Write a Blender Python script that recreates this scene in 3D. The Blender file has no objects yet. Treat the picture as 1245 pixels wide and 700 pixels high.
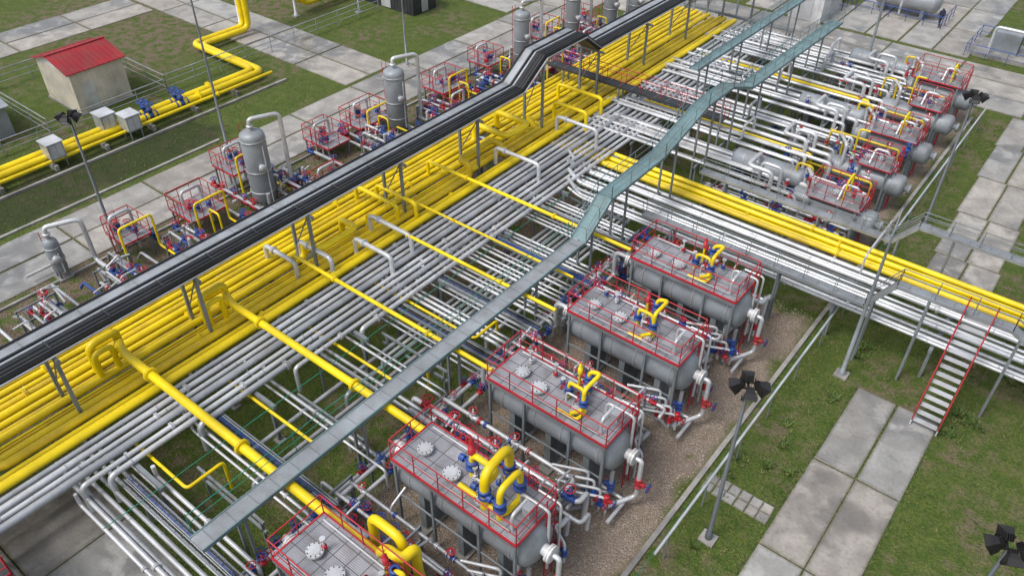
import bpy, math, random
from mathutils import Matrix, Vector
random.seed(7)
R=random
S=bpy.context.scene
S.view_settings.view_transform='Standard';S.view_settings.look='None';S.view_settings.exposure=0
COL=S.collection
# ------------------------------------------------------------------ materials
def nt(name):
    m=bpy.data.materials.new(name);m.use_nodes=True;t=m.node_tree
    b=t.nodes["Principled BSDF"];return m,t,t.nodes,t.links,b
def noise(t,scale,detail=4,co=None,dist=0.0):
    n=t.nodes.new("ShaderNodeTexNoise");n.inputs["Scale"].default_value=scale;n.inputs["Detail"].default_value=detail;n.inputs["Distortion"].default_value=dist
    if co is None:
        g=t.nodes.new("ShaderNodeNewGeometry");co=g.outputs["Position"]
    t.links.new(co,n.inputs["Vector"]);return n.outputs["Fac"]
def ramp(t,src,a,b):
    n=t.nodes.new("ShaderNodeMapRange");n.inputs["From Min"].default_value=a;n.inputs["From Max"].default_value=b
    t.links.new(src,n.inputs["Value"]);return n.outputs["Result"]
def mix(t,fac,a,b,mode='MIX'):
    n=t.nodes.new("ShaderNodeMix");n.data_type='RGBA';n.blend_type=mode
    for s,v in((n.inputs[0],fac),(n.inputs[6],a),(n.inputs[7],b)):
        if isinstance(v,(int,float)): s.default_value=v
        elif isinstance(v,tuple): s.default_value=(v[0],v[1],v[2],1)
        else: t.links.new(v,s)
    return n.outputs[2]
def math_(t,op,a,b=None):
    n=t.nodes.new("ShaderNodeMath");n.operation=op
    for s,v in((n.inputs[0],a),(n.inputs[1],b)):
        if v is None: continue
        if isinstance(v,(int,float)): s.default_value=v
        else: t.links.new(v,s)
    return n.outputs[0]
def bump(t,b,h,strength=.3,dist=.02):
    n=t.nodes.new("ShaderNodeBump");n.inputs["Strength"].default_value=strength;n.inputs["Distance"].default_value=dist
    t.links.new(h,n.inputs["Height"]);t.links.new(n.outputs[0],b.inputs["Normal"])
def paint(name,c,rough=.45,metal=0,dirt=.35,dc=(.12,.1,.08),sc=1.3):
    m,t,N,L,b=nt(name)
    f1=ramp(t,noise(t,sc,6),.45,.75);f2=ramp(t,noise(t,sc*9,3),.4,.8)
    f=math_(t,'MULTIPLY',math_(t,'ADD',f1,math_(t,'MULTIPLY',f2,.5)),dirt)
    c2=tuple(x*.74 for x in c)
    base=mix(t,ramp(t,noise(t,.45,3),.38,.62),c,c2)
    L.new(mix(t,f,base,dc),b.inputs["Base Color"])
    b.inputs["Metallic"].default_value=metal
    r=math_(t,'ADD',math_(t,'MULTIPLY',f,.3),rough);L.new(r,b.inputs["Roughness"])
    return m
YEL=paint("yellow_paint",(.93,.70,.004),.34,0,.2,(.4,.25,.03))
YEL2=paint("yellow_paint_worn",(.82,.59,.008),.42,0,.35,(.28,.17,.05))
SIL=paint("silver_paint",(.69,.71,.74),.30,.3,.38,(.24,.22,.20))
SIL2=paint("galvanised_cladding",(.48,.505,.54),.32,.35,.45,(.17,.16,.15))
GRY=paint("tank_grey_paint",(.31,.345,.38),.42,.1,.42)
STL=paint("structural_steel",(.24,.275,.30),.55,.15,.45)
DK=paint("dark_cable",(.012,.013,.016),.5,0,.2,(.05,.05,.05))
DK2=paint("dark_steel",(.04,.047,.055),.5,.2,.3)
POLE=paint("lamp_pole_paint",(.09,.105,.12),.5,.2,.3)
TRAY=paint("tray_cover",(.38,.41,.44),.42,.25,.45)
RED=paint("red_paint",(.50,.014,.03),.42,0,.3)
BLU=paint("blue_paint",(.012,.07,.34),.42,0,.3)
TEAL=paint("teal_grating",(.18,.30,.32),.55,.1,.45)
GRN=paint("green_rope",(.01,.24,.15),.5,0,.1)
WHT=paint("white_paint",(.72,.73,.74),.4,.05,.3)
BEI=paint("beige_wall",(.68,.62,.50),.6,0,.3)
ROOF=paint("red_roof_metal",(.38,.02,.03),.4,.1,.35)
BLK=paint("lamp_black",(.012,.012,.014),.4,0,.1)
GLS=paint("lamp_glass",(.35,.38,.42),.1,0,.1)
RUST=paint("rust_brown",(.16,.07,.035),.8,0,.4)
JKT=paint("dark_blue_cloth",(.02,.03,.07),.8,0,.2)
def deckmat():
    m,t,N,L,b=nt("steel_grating")
    g=N.new("ShaderNodeNewGeometry")
    br=N.new("ShaderNodeTexBrick");L.new(g.outputs["Position"],br.inputs["Vector"]);br.offset=0
    br.inputs["Scale"].default_value=1;br.inputs["Brick Width"].default_value=.62;br.inputs["Row Height"].default_value=.53;br.inputs["Mortar Size"].default_value=.018
    br.inputs["Color1"].default_value=(.37,.37,.40,1);br.inputs["Color2"].default_value=(.27,.28,.31,1);br.inputs["Mortar"].default_value=(.10,.10,.11,1)
    w=N.new("ShaderNodeTexBrick");L.new(g.outputs["Position"],w.inputs["Vector"]);w.offset=0;w.inputs["Scale"].default_value=1;w.inputs["Brick Width"].default_value=.07;w.inputs["Row Height"].default_value=.07;w.inputs["Mortar Size"].default_value=.012
    w.inputs["Color1"].default_value=(.75,.75,.75,1);w.inputs["Color2"].default_value=(.65,.65,.65,1);w.inputs["Mortar"].default_value=(1.15,1.15,1.15,1)
    c=mix(t,1.0,br.outputs["Color"],w.outputs["Color"],'MULTIPLY')
    c=mix(t,math_(t,'MULTIPLY',ramp(t,noise(t,2.2,5),.45,.7),.5),c,(.12,.11,.10))
    L.new(c,b.inputs["Base Color"]);b.inputs["Roughness"].default_value=.5;b.inputs["Metallic"].default_value=.1
    return m
DECK=deckmat()
def concmat(name,base=(.39,.375,.35),tone=True):
    m,t,N,L,b=nt(name)
    n0=noise(t,.16,5);n1=noise(t,.8,8,dist=.5);n2=noise(t,7,6);n3=noise(t,60,2)
    c=mix(t,ramp(t,n1,.36,.64),base,tuple(x*.64 for x in base))
    c=mix(t,math_(t,'MULTIPLY',ramp(t,n2,.45,.68),.5),c,(.21,.19,.155))
    c=mix(t,math_(t,'MULTIPLY',ramp(t,n3,.4,.7),.3),c,(.44,.43,.41))
    wet=ramp(t,n0,.50,.58)
    c=mix(t,math_(t,'MULTIPLY',math_(t,'MULTIPLY',wet,ramp(t,n1,.38,.5)),.5),c,(.12,.12,.12))
    v=N.new("ShaderNodeTexVoronoi");v.feature='DISTANCE_TO_EDGE';v.inputs["Scale"].default_value=.38
    g=N.new("ShaderNodeNewGeometry")
    nn=N.new("ShaderNodeTexNoise");nn.inputs["Scale"].default_value=1.6;nn.inputs["Detail"].default_value=5;L.new(g.outputs["Position"],nn.inputs["Vector"])
    va=N.new("ShaderNodeVectorMath");va.operation='MULTIPLY_ADD';va.inputs[1].default_value=(1.2,1.2,1.2);L.new(nn.outputs["Color"],va.inputs[0]);L.new(g.outputs["Position"],va.inputs[2]);L.new(va.outputs[0],v.inputs["Vector"])
    cr=math_(t,'MULTIPLY',ramp(t,v.outputs["Distance"],.012,.003),ramp(t,n1,.52,.62))
    c=mix(t,math_(t,'MULTIPLY',cr,.4),c,(.10,.10,.08))
    if tone:
        a=N.new("ShaderNodeAttribute");a.attribute_name="tone";c=mix(t,1.0,c,a.outputs["Color"],'MULTIPLY')
        e=N.new("ShaderNodeAttribute");e.attribute_name="edge"
        ed=math_(t,'MULTIPLY',ramp(t,math_(t,'ADD',e.outputs["Fac"],math_(t,'MULTIPLY',n2,.5)),.85,1.3),.6)
        c=mix(t,ed,c,(.125,.115,.075))
    L.new(c,b.inputs["Base Color"])
    rr=math_(t,'SUBTRACT',.85,math_(t,'MULTIPLY',wet,.6));L.new(rr,b.inputs["Roughness"])
    bump(t,b,n2,.3,.01);return m
CONC=concmat("concrete");CON2=concmat("cast_concrete",(.34,.33,.31),False)
def groundmat():
    m,t,N,L,b=nt("ground_cover")
    g=N.new("ShaderNodeNewGeometry");sx=N.new("ShaderNodeSeparateXYZ");L.new(g.outputs["Position"],sx.inputs[0])
    wob=math_(t,'MULTIPLY',math_(t,'SUBTRACT',noise(t,.6,6),.5),2.6)
    wob2=math_(t,'MULTIPLY',math_(t,'SUBTRACT',noise(t,.75,6,dist=.6),.5),2.6)
    X=math_(t,'ADD',sx.outputs[0],wob);Y=math_(t,'ADD',sx.outputs[1],wob2)
    def box(x0,x1,y0,y1,s=.5):
        r=None
        for v,sg,e in((X,1,x0),(X,-1,x1),(Y,1,y0),(Y,-1,y1)):
            d=math_(t,'MULTIPLY',math_(t,'SUBTRACT',v,e),sg);d=ramp(t,d,-s,s)
            r=d if r is None else math_(t,'MULTIPLY',r,d)
        return r
    def un(l):
        r=l[0]
        for q in l[1:]: r=math_(t,'MAXIMUM',r,q)
        return r
    n0=noise(t,.22,5);n1=noise(t,1.4,7);n2=noise(t,7,6);n3=noise(t,38,3);n4=noise(t,3.2,5,dist=.8)
    grass=mix(t,ramp(t,n1,.35,.65),(.068,.12,.016),(.13,.165,.034))
    grass=mix(t,math_(t,'MULTIPLY',ramp(t,n2,.42,.62),.7),grass,(.032,.062,.010))
    grass=mix(t,math_(t,'MULTIPLY',ramp(t,n3,.48,.68),.5),grass,(.20,.225,.07))
    grass=mix(t,math_(t,'MULTIPLY',ramp(t,n4,.54,.68),.45),grass,(.15,.125,.065))
    soil=mix(t,ramp(t,n2,.35,.65),(.22,.165,.115),(.115,.088,.062))
    soil=mix(t,math_(t,'MULTIPLY',ramp(t,n3,.5,.7),.6),soil,(.32,.275,.22))
    vor=N.new("ShaderNodeTexVoronoi");vor.inputs["Scale"].default_value=16;L.new(g.outputs["Position"],vor.inputs["Vector"])
    vf=math_(t,'MULTIPLY',vor.outputs["Distance"],1.6)
    grav=mix(t,vf,(.52,.435,.36),(.25,.20,.16))
    grav=mix(t,math_(t,'MULTIPLY',ramp(t,n1,.40,.66),.6),grav,(.29,.225,.17))
    grav=mix(t,math_(t,'MULTIPLY',ramp(t,n4,.5,.68),.4),grav,(.19,.15,.115))
    patch=ramp(t,n0,.47,.59)
    dry=un([box(-80,-60,26,60,2),box(-3,12,55,90,1),box(-34,-20,30,62,1)])
    f=math_(t,'MAXIMUM',math_(t,'MULTIPLY',math_(t,'MULTIPLY',patch,.75),ramp(t,n1,.44,.6)),math_(t,'MULTIPLY',dry,ramp(t,n1,.4,.6)))
    c=mix(t,f,grass,soil)
    soilz=un([box(-42,-31,2,62,.6),box(-31,-21,20,62,1)])
    c=mix(t,math_(t,'MULTIPLY',soilz,ramp(t,n1,.38,.55)),c,soil)
    wet=box(-51.5,-46.5,6,27,.5)
    c=mix(t,math_(t,'MULTIPLY',wet,.7),c,(.026,.034,.014))
    gz=un([box(-16.8,-7.1,-4,33.2,.35),box(-12,-7.2,38,64,.35)])
    c=mix(t,math_(t,'MULTIPLY',gz,ramp(t,n1,.74,.62)),c,grav)
    L.new(c,b.inputs["Base Color"]);b.inputs["Roughness"].default_value=.9;b.inputs["Specular IOR Level"].default_value=.25
    h=math_(t,'ADD',n2,math_(t,'ADD',n3,vf));bump(t,b,h,.8,.06);return m
GROUND=groundmat()
# ------------------------------------------------------------------ mesh builder
def V(*a):return Vector(a)
class MB:
    def __init__(s,name):
        s.name=name;s.v=[];s.f=[];s.mi=[];s.sm=[];s.mats=[]
    def m(s,mat):
        if mat not in s.mats:s.mats.append(mat)
        return s.mats.index(mat)
    def add(s,vs,fs,mat,smooth=False):
        o=len(s.v);s.v+=[tuple(x) for x in vs];i=s.m(mat)
        for f in fs:
            s.f.append([o+k for k in f]);s.mi.append(i);s.sm.append(smooth)
    def box(s,x0,x1,y0,y1,z0,z1,mat):
        vs=[(x,y,z) for z in(z0,z1) for y in(y0,y1) for x in(x0,x1)]
        s.add(vs,[(0,2,3,1),(4,5,7,6),(0,1,5,4),(2,6,7,3),(0,4,6,2),(1,3,7,5)],mat)
    def beam(s,a,b,w,h,mat):
        a=Vector(a);b=Vector(b);d=(b-a).normalized();up=V(0,0,1)
        if abs(d.z)>.95: up=V(1,0,0)
        r=d.cross(up).normalized()*w/2;u=r.cross(d).normalized()*h/2
        vs=[p+i*r+j*u for p in(a,b) for i,j in((-1,-1),(1,-1),(1,1),(-1,1))]
        s.add(vs,[(0,1,2,3),(7,6,5,4),(0,4,5,1),(1,5,6,2),(2,6,7,3),(3,7,4,0)],mat)
    def tube(s,pts,r,mat,bend=None,n=9,caps=True):
        P=[Vector(p) for p in pts];bend=r*3 if bend is None else bend
        o=[P[0]]
        for i in range(1,len(P)-1):
            a=P[i-1]-P[i];b=P[i+1]-P[i];t=min(bend,a.length*.48,b.length*.48)
            if a.length<1e-5 or b.length<1e-5: continue
            p0=P[i]+a.normalized()*t;p1=P[i]+b.normalized()*t
            for k in range(5):
                u=k/4;o.append(p0*(1-u)**2+P[i]*2*u*(1-u)+p1*u*u)
        o.append(P[-1])
        d=(o[1]-o[0]).normalized();up=V(0,0,1) if abs(d.z)<.9 else V(1,0,0)
        x=d.cross(up).normalized();vs=[]
        for i,p in enumerate(o):
            if i==0:dd=(o[1]-o[0])
            elif i==len(o)-1:dd=o[-1]-o[-2]
            else:dd=(o[i+1]-o[i]).normalized()+(o[i]-o[i-1]).normalized()
            dd=dd.normalized();x=(x-dd*x.dot(dd)).normalized();y=dd.cross(x)
            for k in range(n):
                a=2*math.pi*k/n;vs.append(p+x*math.cos(a)*r+y*math.sin(a)*r)
        fs=[]
        for i in range(len(o)-1):
            for k in range(n):
                k2=(k+1)%n;fs.append((i*n+k,i*n+k2,(i+1)*n+k2,(i+1)*n+k))
        s.add(vs,fs,mat,True)
        if caps:
            s.add(vs[:n],[tuple(range(n-1,-1,-1))],mat);s.add(vs[-n:],[tuple(range(n))],mat)
    def lathe(s,org,axis,prof,mat,n=16,smooth=True):
        o=Vector(org);d=Vector(axis).normalized();up=V(0,0,1) if abs(d.z)<.9 else V(1,0,0)
        x=d.cross(up).normalized();y=d.cross(x);vs=[]
        for(t,r)in prof:
            for k in range(n):
                a=2*math.pi*k/n;vs.append(o+d*t+x*math.cos(a)*r+y*math.sin(a)*r)
        fs=[(i*n+k,(i+1)*n+k,(i+1)*n+(k+1)%n,i*n+(k+1)%n) for i in range(len(prof)-1) for k in range(n)]
        s.add(vs,fs,mat,smooth)
    def disc(s,c,axis,r,th,mat,n=14):
        s.lathe(c,axis,[(-th/2,.001),(-th/2,r),(th/2,r),(th/2,.001)],mat,n,False)
    def flange(s,c,axis,r,mat):
        d=Vector(axis).normalized();c=Vector(c)
        s.disc(c-d*.035,d,r*1.65,.045,mat);s.disc(c+d*.035,d,r*1.65,.045,mat)
    def band(s,c,axis,r,mat,w=.06):
        s.lathe(c,axis,[(-w/2,r*.98),(-w/2,r+.014),(w/2,r+.014),(w/2,r*.98)],mat,9,False)
    def ring(s,c,axis,R_,r,mat,n=12):
        c=Vector(c);d=Vector(axis).normalized();up=V(0,0,1) if abs(d.z)<.9 else V(1,0,0)
        x=d.cross(up).normalized();y=d.cross(x)
        pts=[c+x*math.cos(2*math.pi*k/n)*R_+y*math.sin(2*math.pi*k/n)*R_ for k in range(n+1)]
        s.tube(pts,r,mat,bend=0.0,n=5,caps=False)
        for k in(0,n//3,2*n//3):s.tube([c,pts[k]],r*.8,mat,n=4)
    def rail(s,pts,h,mat,closed=False,toe=None,step=1.1,r=.028,mid=2):
        P=[Vector(p) for p in pts];P=P+[P[0]] if closed else P
        for a,b in zip(P[:-1],P[1:]):
            L=(b-a).length;k=max(1,round(L/step))
            for i in range(k+(1 if not closed else 0)):
                p=a+(b-a)*i/k;s.tube([p,p+V(0,0,h)],r,mat,n=5)
            for j in range(mid):
                zz=h*(1-j/mid);s.tube([a+V(0,0,zz),b+V(0,0,zz)],r*(1.15 if j==0 else .8),mat,n=6)
            if toe:s.beam(a+V(0,0,.07),b+V(0,0,.07),.03,.14,toe)
    def mesh(s):
        me=bpy.data.meshes.new(s.name);me.from_pydata(s.v,[],s.f)
        for m in s.mats:me.materials.append(m)
        me.polygons.foreach_set("material_index",s.mi);me.polygons.foreach_set("use_smooth",s.sm)
        me.update();return me
    def done(s,parent=None):
        o=bpy.data.objects.new(s.name,s.mesh());COL.objects.link(o)
        if parent:o.parent=parent
        return o
def empty(name):
    o=bpy.data.objects.new(name,None);COL.objects.link(o);return o
def pipe(name,pts,r,mat,bend=None,fl=(),n=10,flm=None,bands=None):
    b=MB(name);b.tube(pts,r,mat,bend,n)
    for p,ax in fl:b.flange(p,ax,r,flm or mat)
    if bands:
        for a,c in zip(pts[:-1],pts[1:]):
            a=Vector(a);c=Vector(c);L=(c-a).length
            if L<4: continue
            t=R.uniform(.8,2)
            while t<L-.6:
                b.band(a+(c-a)*t/L,c-a,r,bands);t+=R.uniform(2.6,4.2)
    return b.done()
def valvemesh(body,wheel,nm):
    b=MB(nm)
    b.lathe((0,0,0),(1,0,0),[(-.25,.001),(-.25,.15),(-.2,.15),(-.2,.09),(-.12,.12),(0,.16),(.12,.12),(.2,.09),(.2,.15),(.25,.15),(.25,.001)],body,12)
    b.lathe((0,0,.1),(0,0,1),[(0,.1),(.12,.08),(.12,.12),(.17,.12),(.17,.03),(.42,.03),(.42,.001)],body,10)
    b.ring((0,0,.44),(0,0,1),.19,.024,wheel)
    return b.mesh()
VM=[valvemesh(BLU,RED,"valve_blue"),valvemesh(RED,BLU,"valve_red"),valvemesh(BLU,BLU,"valve_b"),valvemesh(SIL,RED,"valve_s"),valvemesh(RED,RED,"valve_r")]
def valve(p,rot=0,k=0,sc=1,parent=None,tilt=None):
    o=bpy.data.objects.new("valve",VM[k]);o.location=p;o.rotation_euler=(tilt or 0,0,rot);o.scale=(sc,)*3;COL.objects.link(o)
    if parent:o.parent=parent
    return o
# ------------------------------------------------------------------ ground
g=MB("ground");g.add([(-600,-600,0),(600,-600,0),(600,900,0),(-600,900,0)],[(0,1,2,3)],GROUND);g.done()
def paving(name,x0,x1,y0,y1,sx,sy,z=.06,gap=.035,skew=0,tone=(.78,1.08),miss=0):
    b=MB(name);tn=[];eg=[];nx=max(1,round((x1-x0)/sx));ny=max(1,round((y1-y0)/sy));ax=(x1-x0)/nx;ay=(y1-y0)/ny
    for i in range(nx):
        for j in range(ny):
            if R.random()<miss: continue
            k=R.uniform(*tone);w=R.uniform(.96,1.03);ox=skew*(y0+(j+.5)*ay-y0)
            xa=x0+i*ax+gap+ox+R.uniform(-.02,.02);xb=x0+(i+1)*ax-gap+ox+R.uniform(-.02,.02);ya=y0+j*ay+gap;yb=y0+(j+1)*ay-gap
            z1=z+R.uniform(-.012,.012);vs=[];fs=[]
            e=min(.3,(xb-xa)*.3,(yb-ya)*.3)
            for ins,zz in((0,-.02),(0,z1-.02),(.025,z1),(e,z1)):
                vs+=[(xa+ins,ya+ins,zz),(xb-ins,ya+ins,zz),(xb-ins,yb-ins,zz),(xa+ins,yb-ins,zz)]
            for l in range(3):
                for q in range(4):fs.append((l*4+q,l*4+(q+1)%4,l*4+4+(q+1)%4,l*4+4+q))
            fs.append((12,13,14,15))
            b.add(vs,fs,CONC);tn+=[(k*w,k,k/w,1)]*16;eg+=[1.0]*12+[0.0]*4
    me=b.mesh();a=me.color_attributes.new("tone",'FLOAT_COLOR','POINT')
    a.data.foreach_set("color",[c for q in tn for c in q])
    a=me.attributes.new("edge",'FLOAT','POINT');a.data.foreach_set("value",eg)
    o=bpy.data.objects.new(name,me);COL.objects.link(o);return o
paving("concrete_path",-3.6,0.05,4,30.4,1.8,5.25)
paving("concrete_path",-3.9,-.4,38.5,64,1.75,5.2,skew=-.03)
paving("tiled_footpath",-6.6,-3.75,20.75,21.75,.48,.5,z=.05,gap=.012)
paving("concrete_road",-45.6,-40.4,-4,120,2.6,5.8,gap=.05)
paving("concrete_road",-120,-45.9,37.2,42.4,6,2.6,gap=.05)
paving("concrete_road",-77,-71.5,0,37,2.75,6,gap=.05)
paving("concrete_yard",-58,-45.9,57,75,6,2.9,gap=.05)
paving("concrete_yard",-40,-4,64.2,72.5,5.9,2.7,gap=.05)
paving("concrete_yard",-30,-10,73,110,3,6,gap=.05,miss=.04)
paving("concrete_yard",-3.8,30,64.4,70,5.9,2.7,gap=.05)
paving("concrete_pad",-27.6,-19.4,-6,5.4,3.7,3.6,gap=.03,tone=(.85,1.1))
k=MB("kerb");k.box(-6.95,-6.75,2,62,-.05,.13,CON2);k.done()
k=MB("kerb");k.box(-39.9,-39.75,2,60,-.05,.13,CON2);k.done()
# ------------------------------------------------------------------ main pipe rack
def support(x0,x1,y,z,posts,mat=STL,name="pipe_rack_frame"):
    b=MB(name)
    b.beam((x0,y,z),(x1,y,z),.16,.2,mat)
    for i in range(posts):
        x=x0+.3+(x1-x0-.6)*i/max(1,posts-1)
        b.beam((x,y,0),(x,y,z-.1),.16,.16,mat);b.box(x-.2,x+.2,y-.2,y+.2,-.02,.12,CON2)
    return b.done()
ys=[-4+5.2*i for i in range(14)]
for y in ys:
    support(-31.6,-21.6,y,2.28,4)
yel=[(-31.2,.13),(-30.8,.15),(-30.4,.12),(-30.0,.15),(-29.55,.18),(-29.1,.14),(-28.75,.1),(-28.4,.17),(-28.05,.06),(-27.87,.06),(-27.69,.06),(-27.38,.15),(-26.95,.19),(-26.5,.12),(-26.05,.2)]
for i,(x,r) in enumerate(yel):
    y0=-10;y1=62
    pts=[(x,y0,2.38+r),(x,y1,2.38+r)]
    if i==14: pts=[(x-1.2,1.4,2.38+r),(x,1.6,2.38+r),(x,62,2.38+r)]
    if i==12: pts=[(x-1.6,3.0,2.38+r),(x,3.0,2.38+r),(x,30,2.38+r),(x,30,3.4),(x-.8,30,3.4),(x-.8,33,3.4),(x,33,3.4),(x,33,2.38+r),(x,62,2.38+r)]
    if i in(7,): pts=[(x,y0,2.38+r),(x,19,2.38+r),(x,19,3.5),(x+1.2,19,3.5),(x+1.2,21.5,3.5),(x,21.5,3.5),(x,21.5,2.38+r),(x,y1,2.38+r)]
    if i in(4,): pts=[(x,y0,2.38+r),(x,33.5,2.38+r),(x,33.5,3.7),(x+2.6,33.5,3.7),(x+2.6,35.6,3.7),(x,35.6,3.7),(x,35.6,2.38+r),(x,y1,2.38+r)]
    pipe("yellow_gas_pipe",pts,r,YEL if i%3 else YEL2,bend=r*2.2,fl=[((x,R.uniform(5,17),2.38+r),(0,1,0)),((x,R.uniform(23,29),2.38+r),(0,1,0))] if i%2 and r>.1 else ())
gr=[(-25.55,.11),(-25.15,.13),(-24.75,.11),(-24.3,.16),(-23.85,.11),(-23.45,.12),(-23.0,.14),(-22.6,.1),(-22.2,.12)]
for i,(x,r) in enumerate(gr):
    y0=-10 if i<4 else [4.5,5.4,9.0,13.5,17.0][i-4]
    pts=[(x,y0,2.38+r),(x,62,2.38+r)]
    if i>=4: pts=[(x,y0,1.1)]+[(x,y0,2.38+r),(x,62,2.38+r)]
    pipe("silver_pipe",pts,r,SIL if i%3 else SIL2,bend=r*2.2,fl=[((x,y,2.38+r),(0,1,0)) for y in (R.uniform(max(6,y0+1),18),R.uniform(22,30),R.uniform(40,50))],bands=SIL2)
for (xa,xb,y,h) in((-29.6,-27.3,17.6,.9),(-28.6,-26.2,18.9,.9),(-27.4,-24.4,22.6,1.0),(-26.6,-24.0,20.8,.9),(-26.8,-23.6,32.2,1.0),(-26.2,-23.2,37.5,1.1)):
    pipe("expansion_loop_pipe",[(xa,y,2.5),(xa,y,2.6+h),(xb,y,2.6+h),(xb,y,2.5)],.12,SIL,bend=.3,fl=[((xa+.7,y,2.6+h),(1,0,0))])
for (xa,xb,y,h) in((-30.2,-27.0,24.2,.9),(-29.4,-26.4,25.0,.9),(-27.5,-25.0,39.0,1.1),(-29,-25.5,41.5,1.0)):
    pipe("yellow_crossover_pipe",[(xa,y,2.5),(xa,y,2.6+h),(xb,y,2.6+h),(xb,y,2.5)],.12,YEL,bend=.3)
def branch(y,x0,x1,r,z=3.55,zz=2.6):
    big=r>.15
    if big:
        pts=[(x0,y-.9,zz),(x0,y-.9,z+.45),(x0,y+.3,z+.45),(x0,y+.3,z),(x0+.9,y,z),(x1,y,z)]
    else: pts=[(x0,y,zz),(x0,y,z),(x1,y,z)]
    pipe("yellow_branch_pipe",pts,r,YEL,bend=r*2,fl=[((x0+3,y,z),(1,0,0)),((x0+9,y,z),(1,0,0))])
    if big: pipe("yellow_crossover_pipe",[(x0+.5,y-1.0,zz),(x0+.5,y-1.0,z+.3),(x0+.5,y-.2,z+.3),(x0+.5,y-.2,zz)],.13,YEL,bend=.3)
branch(9.0,-28.9,-12.6,.19)
branch(13.8,-28.0,-12.6,.17)
branch(17.9,-27.8,-15.2,.1)
branch(22.6,-27.6,-15.4,.09)
branch(25.4,-27.0,-16.4,.07,z=3.2)
branch(28.6,-28.9,-15.2,.1)
pipe("yellow_branch_loop",[(-12.7,9.0,3.55),(-12.2,9.0,4.4),(-11.5,9.0,4.4),(-11.5,9.6,4.4),(-11.5,9.6,3.0),(-11.5,9.9,1.0)],.19,YEL,bend=.4)
pipe("yellow_branch_loop",[(-13.4,9.5,2.6),(-13.4,9.5,4.5),(-12.0,9.5,4.5),(-12.0,9.5,2.6)],.17,YEL,bend=.4)
for y,x1 in((7.0,-21),(11.4,-19),(15.8,-18.5),(20,-18)):
    pipe("yellow_drop_pipe",[(-24.4,y,2.2),(x1,y,2.2),(x1,y+1.6,2.2),(x1,y+1.6,.6)],.07,YEL)
# ------------------------------------------------------------------ big cable tray bridge
def profile_run(b,xs,prof,mat,w,h,off):
    for (ya,za),(yb,zb) in zip(prof[:-1],prof[1:]):
        b.beam((xs,ya,za+off),(xs,yb,zb+off),w,h,mat)
E=empty("cable_tray_bridge")
prof=[(-12,6),(35.2,6),(37.4,7.4),(41.6,7.4),(43.4,6.1),(70,6.1)]
b=MB("tray_body");tx=-28.0
profile_run(b,tx,prof,DK,1.5,.2,-.1)
profile_run(b,tx,prof,DK2,1.6,.05,-.3)
profile_run(b,tx-.40,prof,TRAY,.46,.04,.06)
profile_run(b,tx+.10,prof,TRAY,.12,.04,.05)
for dx in(-.80,-.08,.80):profile_run(b,tx+dx,prof,DK2,.05,.24,-.02)
for k_ in range(7):
    profile_run(b,tx+.24+.08*k_,prof,DK,.06,.06,.04+.014*(k_%3))
profile_run(b,tx-.70,prof,DK,.1,.06,.04)
profile_run(b,tx+1.02,prof,TRAY,.09,.04,-.1)
b.done(E)
b=MB("tray_joints")
y=-11
while y<69:
    if not(34.5<y<44):
        b.box(tx-.64,tx-.16,y-.02,y+.02,6.082,6.1,STL)
        b.box(tx+.20,tx+.77,y+.6,y+.65,6.12,6.14,DK2)
    y+=2.4
b.done(E)
b=MB("tray_supports")
for y in[-6+6.2*i for i in range(13)]:
    zt=5.6
    if 36<y<43: zt=7.0
    for x in(tx-.7,tx+.7):
        b.beam((x,y,0),(x,y,zt),.14,.14,STL)
    b.beam((tx-1,y,zt),(tx+1.1,y,zt),.12,.14,STL)
    b.tube([(tx-.7,y,3.2),(tx+.7,y,zt)],.035,STL,n=5)
b.done(E)
# ------------------------------------------------------------------ catwalks
def catwalk(name,pts,w,mat,railm,rh=1.0,step=1.5,sup=True,toe=None,slat=STL):
    E=empty(name);b=MB("walkway_deck")
    P=[Vector(p) for p in pts]
    d=(P[-1]-P[0]);d.z=0;d.normalize();side=V(-d.y,d.x,0)*w/2
    for a,c in zip(P[:-1],P[1:]):
        b.beam(a,c,w,.05,mat)
        for sg in(-1,1):b.beam(a+side*sg-V(0,0,.03),c+side*sg-V(0,0,.03),.05,.16,toe or mat)
        L=(c-a).length;k=int(L/.9)
        for i in range(k):
            q=a+(c-a)*(i+.5)/k;b.beam(q-side*.94+V(0,0,.035),q+side*.94+V(0,0,.035),.03,.02,slat)
    b.done(E)
    if railm:
        r=MB("handrails")
        for sg in(-1,1):
            for a,c in zip(P[:-1],P[1:]):
                r.rail([a+side*sg,c+side*sg],rh,railm,step=step,r=.02)
        r.done(E)
    if sup:
        s_=MB("supports")
        for a,c in zip(P[:-1],P[1:]):
            L=(c-a).length;k=max(1,int(L/4.5))
            for i in range(k):
                q=a+(c-a)*(i+.3)/k
                for sg in(-1,1):
                    p=q+side*sg*.9;s_.beam((p.x,p.y,0),(p.x,p.y,p.z-.05),.1,.1,STL)
        s_.done(E)
    return E
catwalk("elevated_catwalk",[(-17.4,5.4,3.9),(-17.4,27.2,3.9)],.72,TRAY,None,toe=TEAL)
catwalk("elevated_catwalk",[(-17.4,27.2,3.95),(-17.4,29.3,5.4),(-17.4,34.5,5.5),(-17.4,39.0,6.7),(-17.4,42.0,6.7),(-17.4,45,5.6),(-17.4,60,5.2)],.85,TEAL,TEAL,rh=.8)
catwalk("elevated_catwalk",[(-21.5,46,5.2),(-21.5,66,5.0)],.6,TEAL,TEAL,rh=.7)
gl=MB("green_guard_line")
for y in(5.6,10,14.5,19,23.4,27):
    gl.tube([(-17.9,y,3.9),(-17.9,y,4.9)],.02,GRN,n=5)
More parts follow.
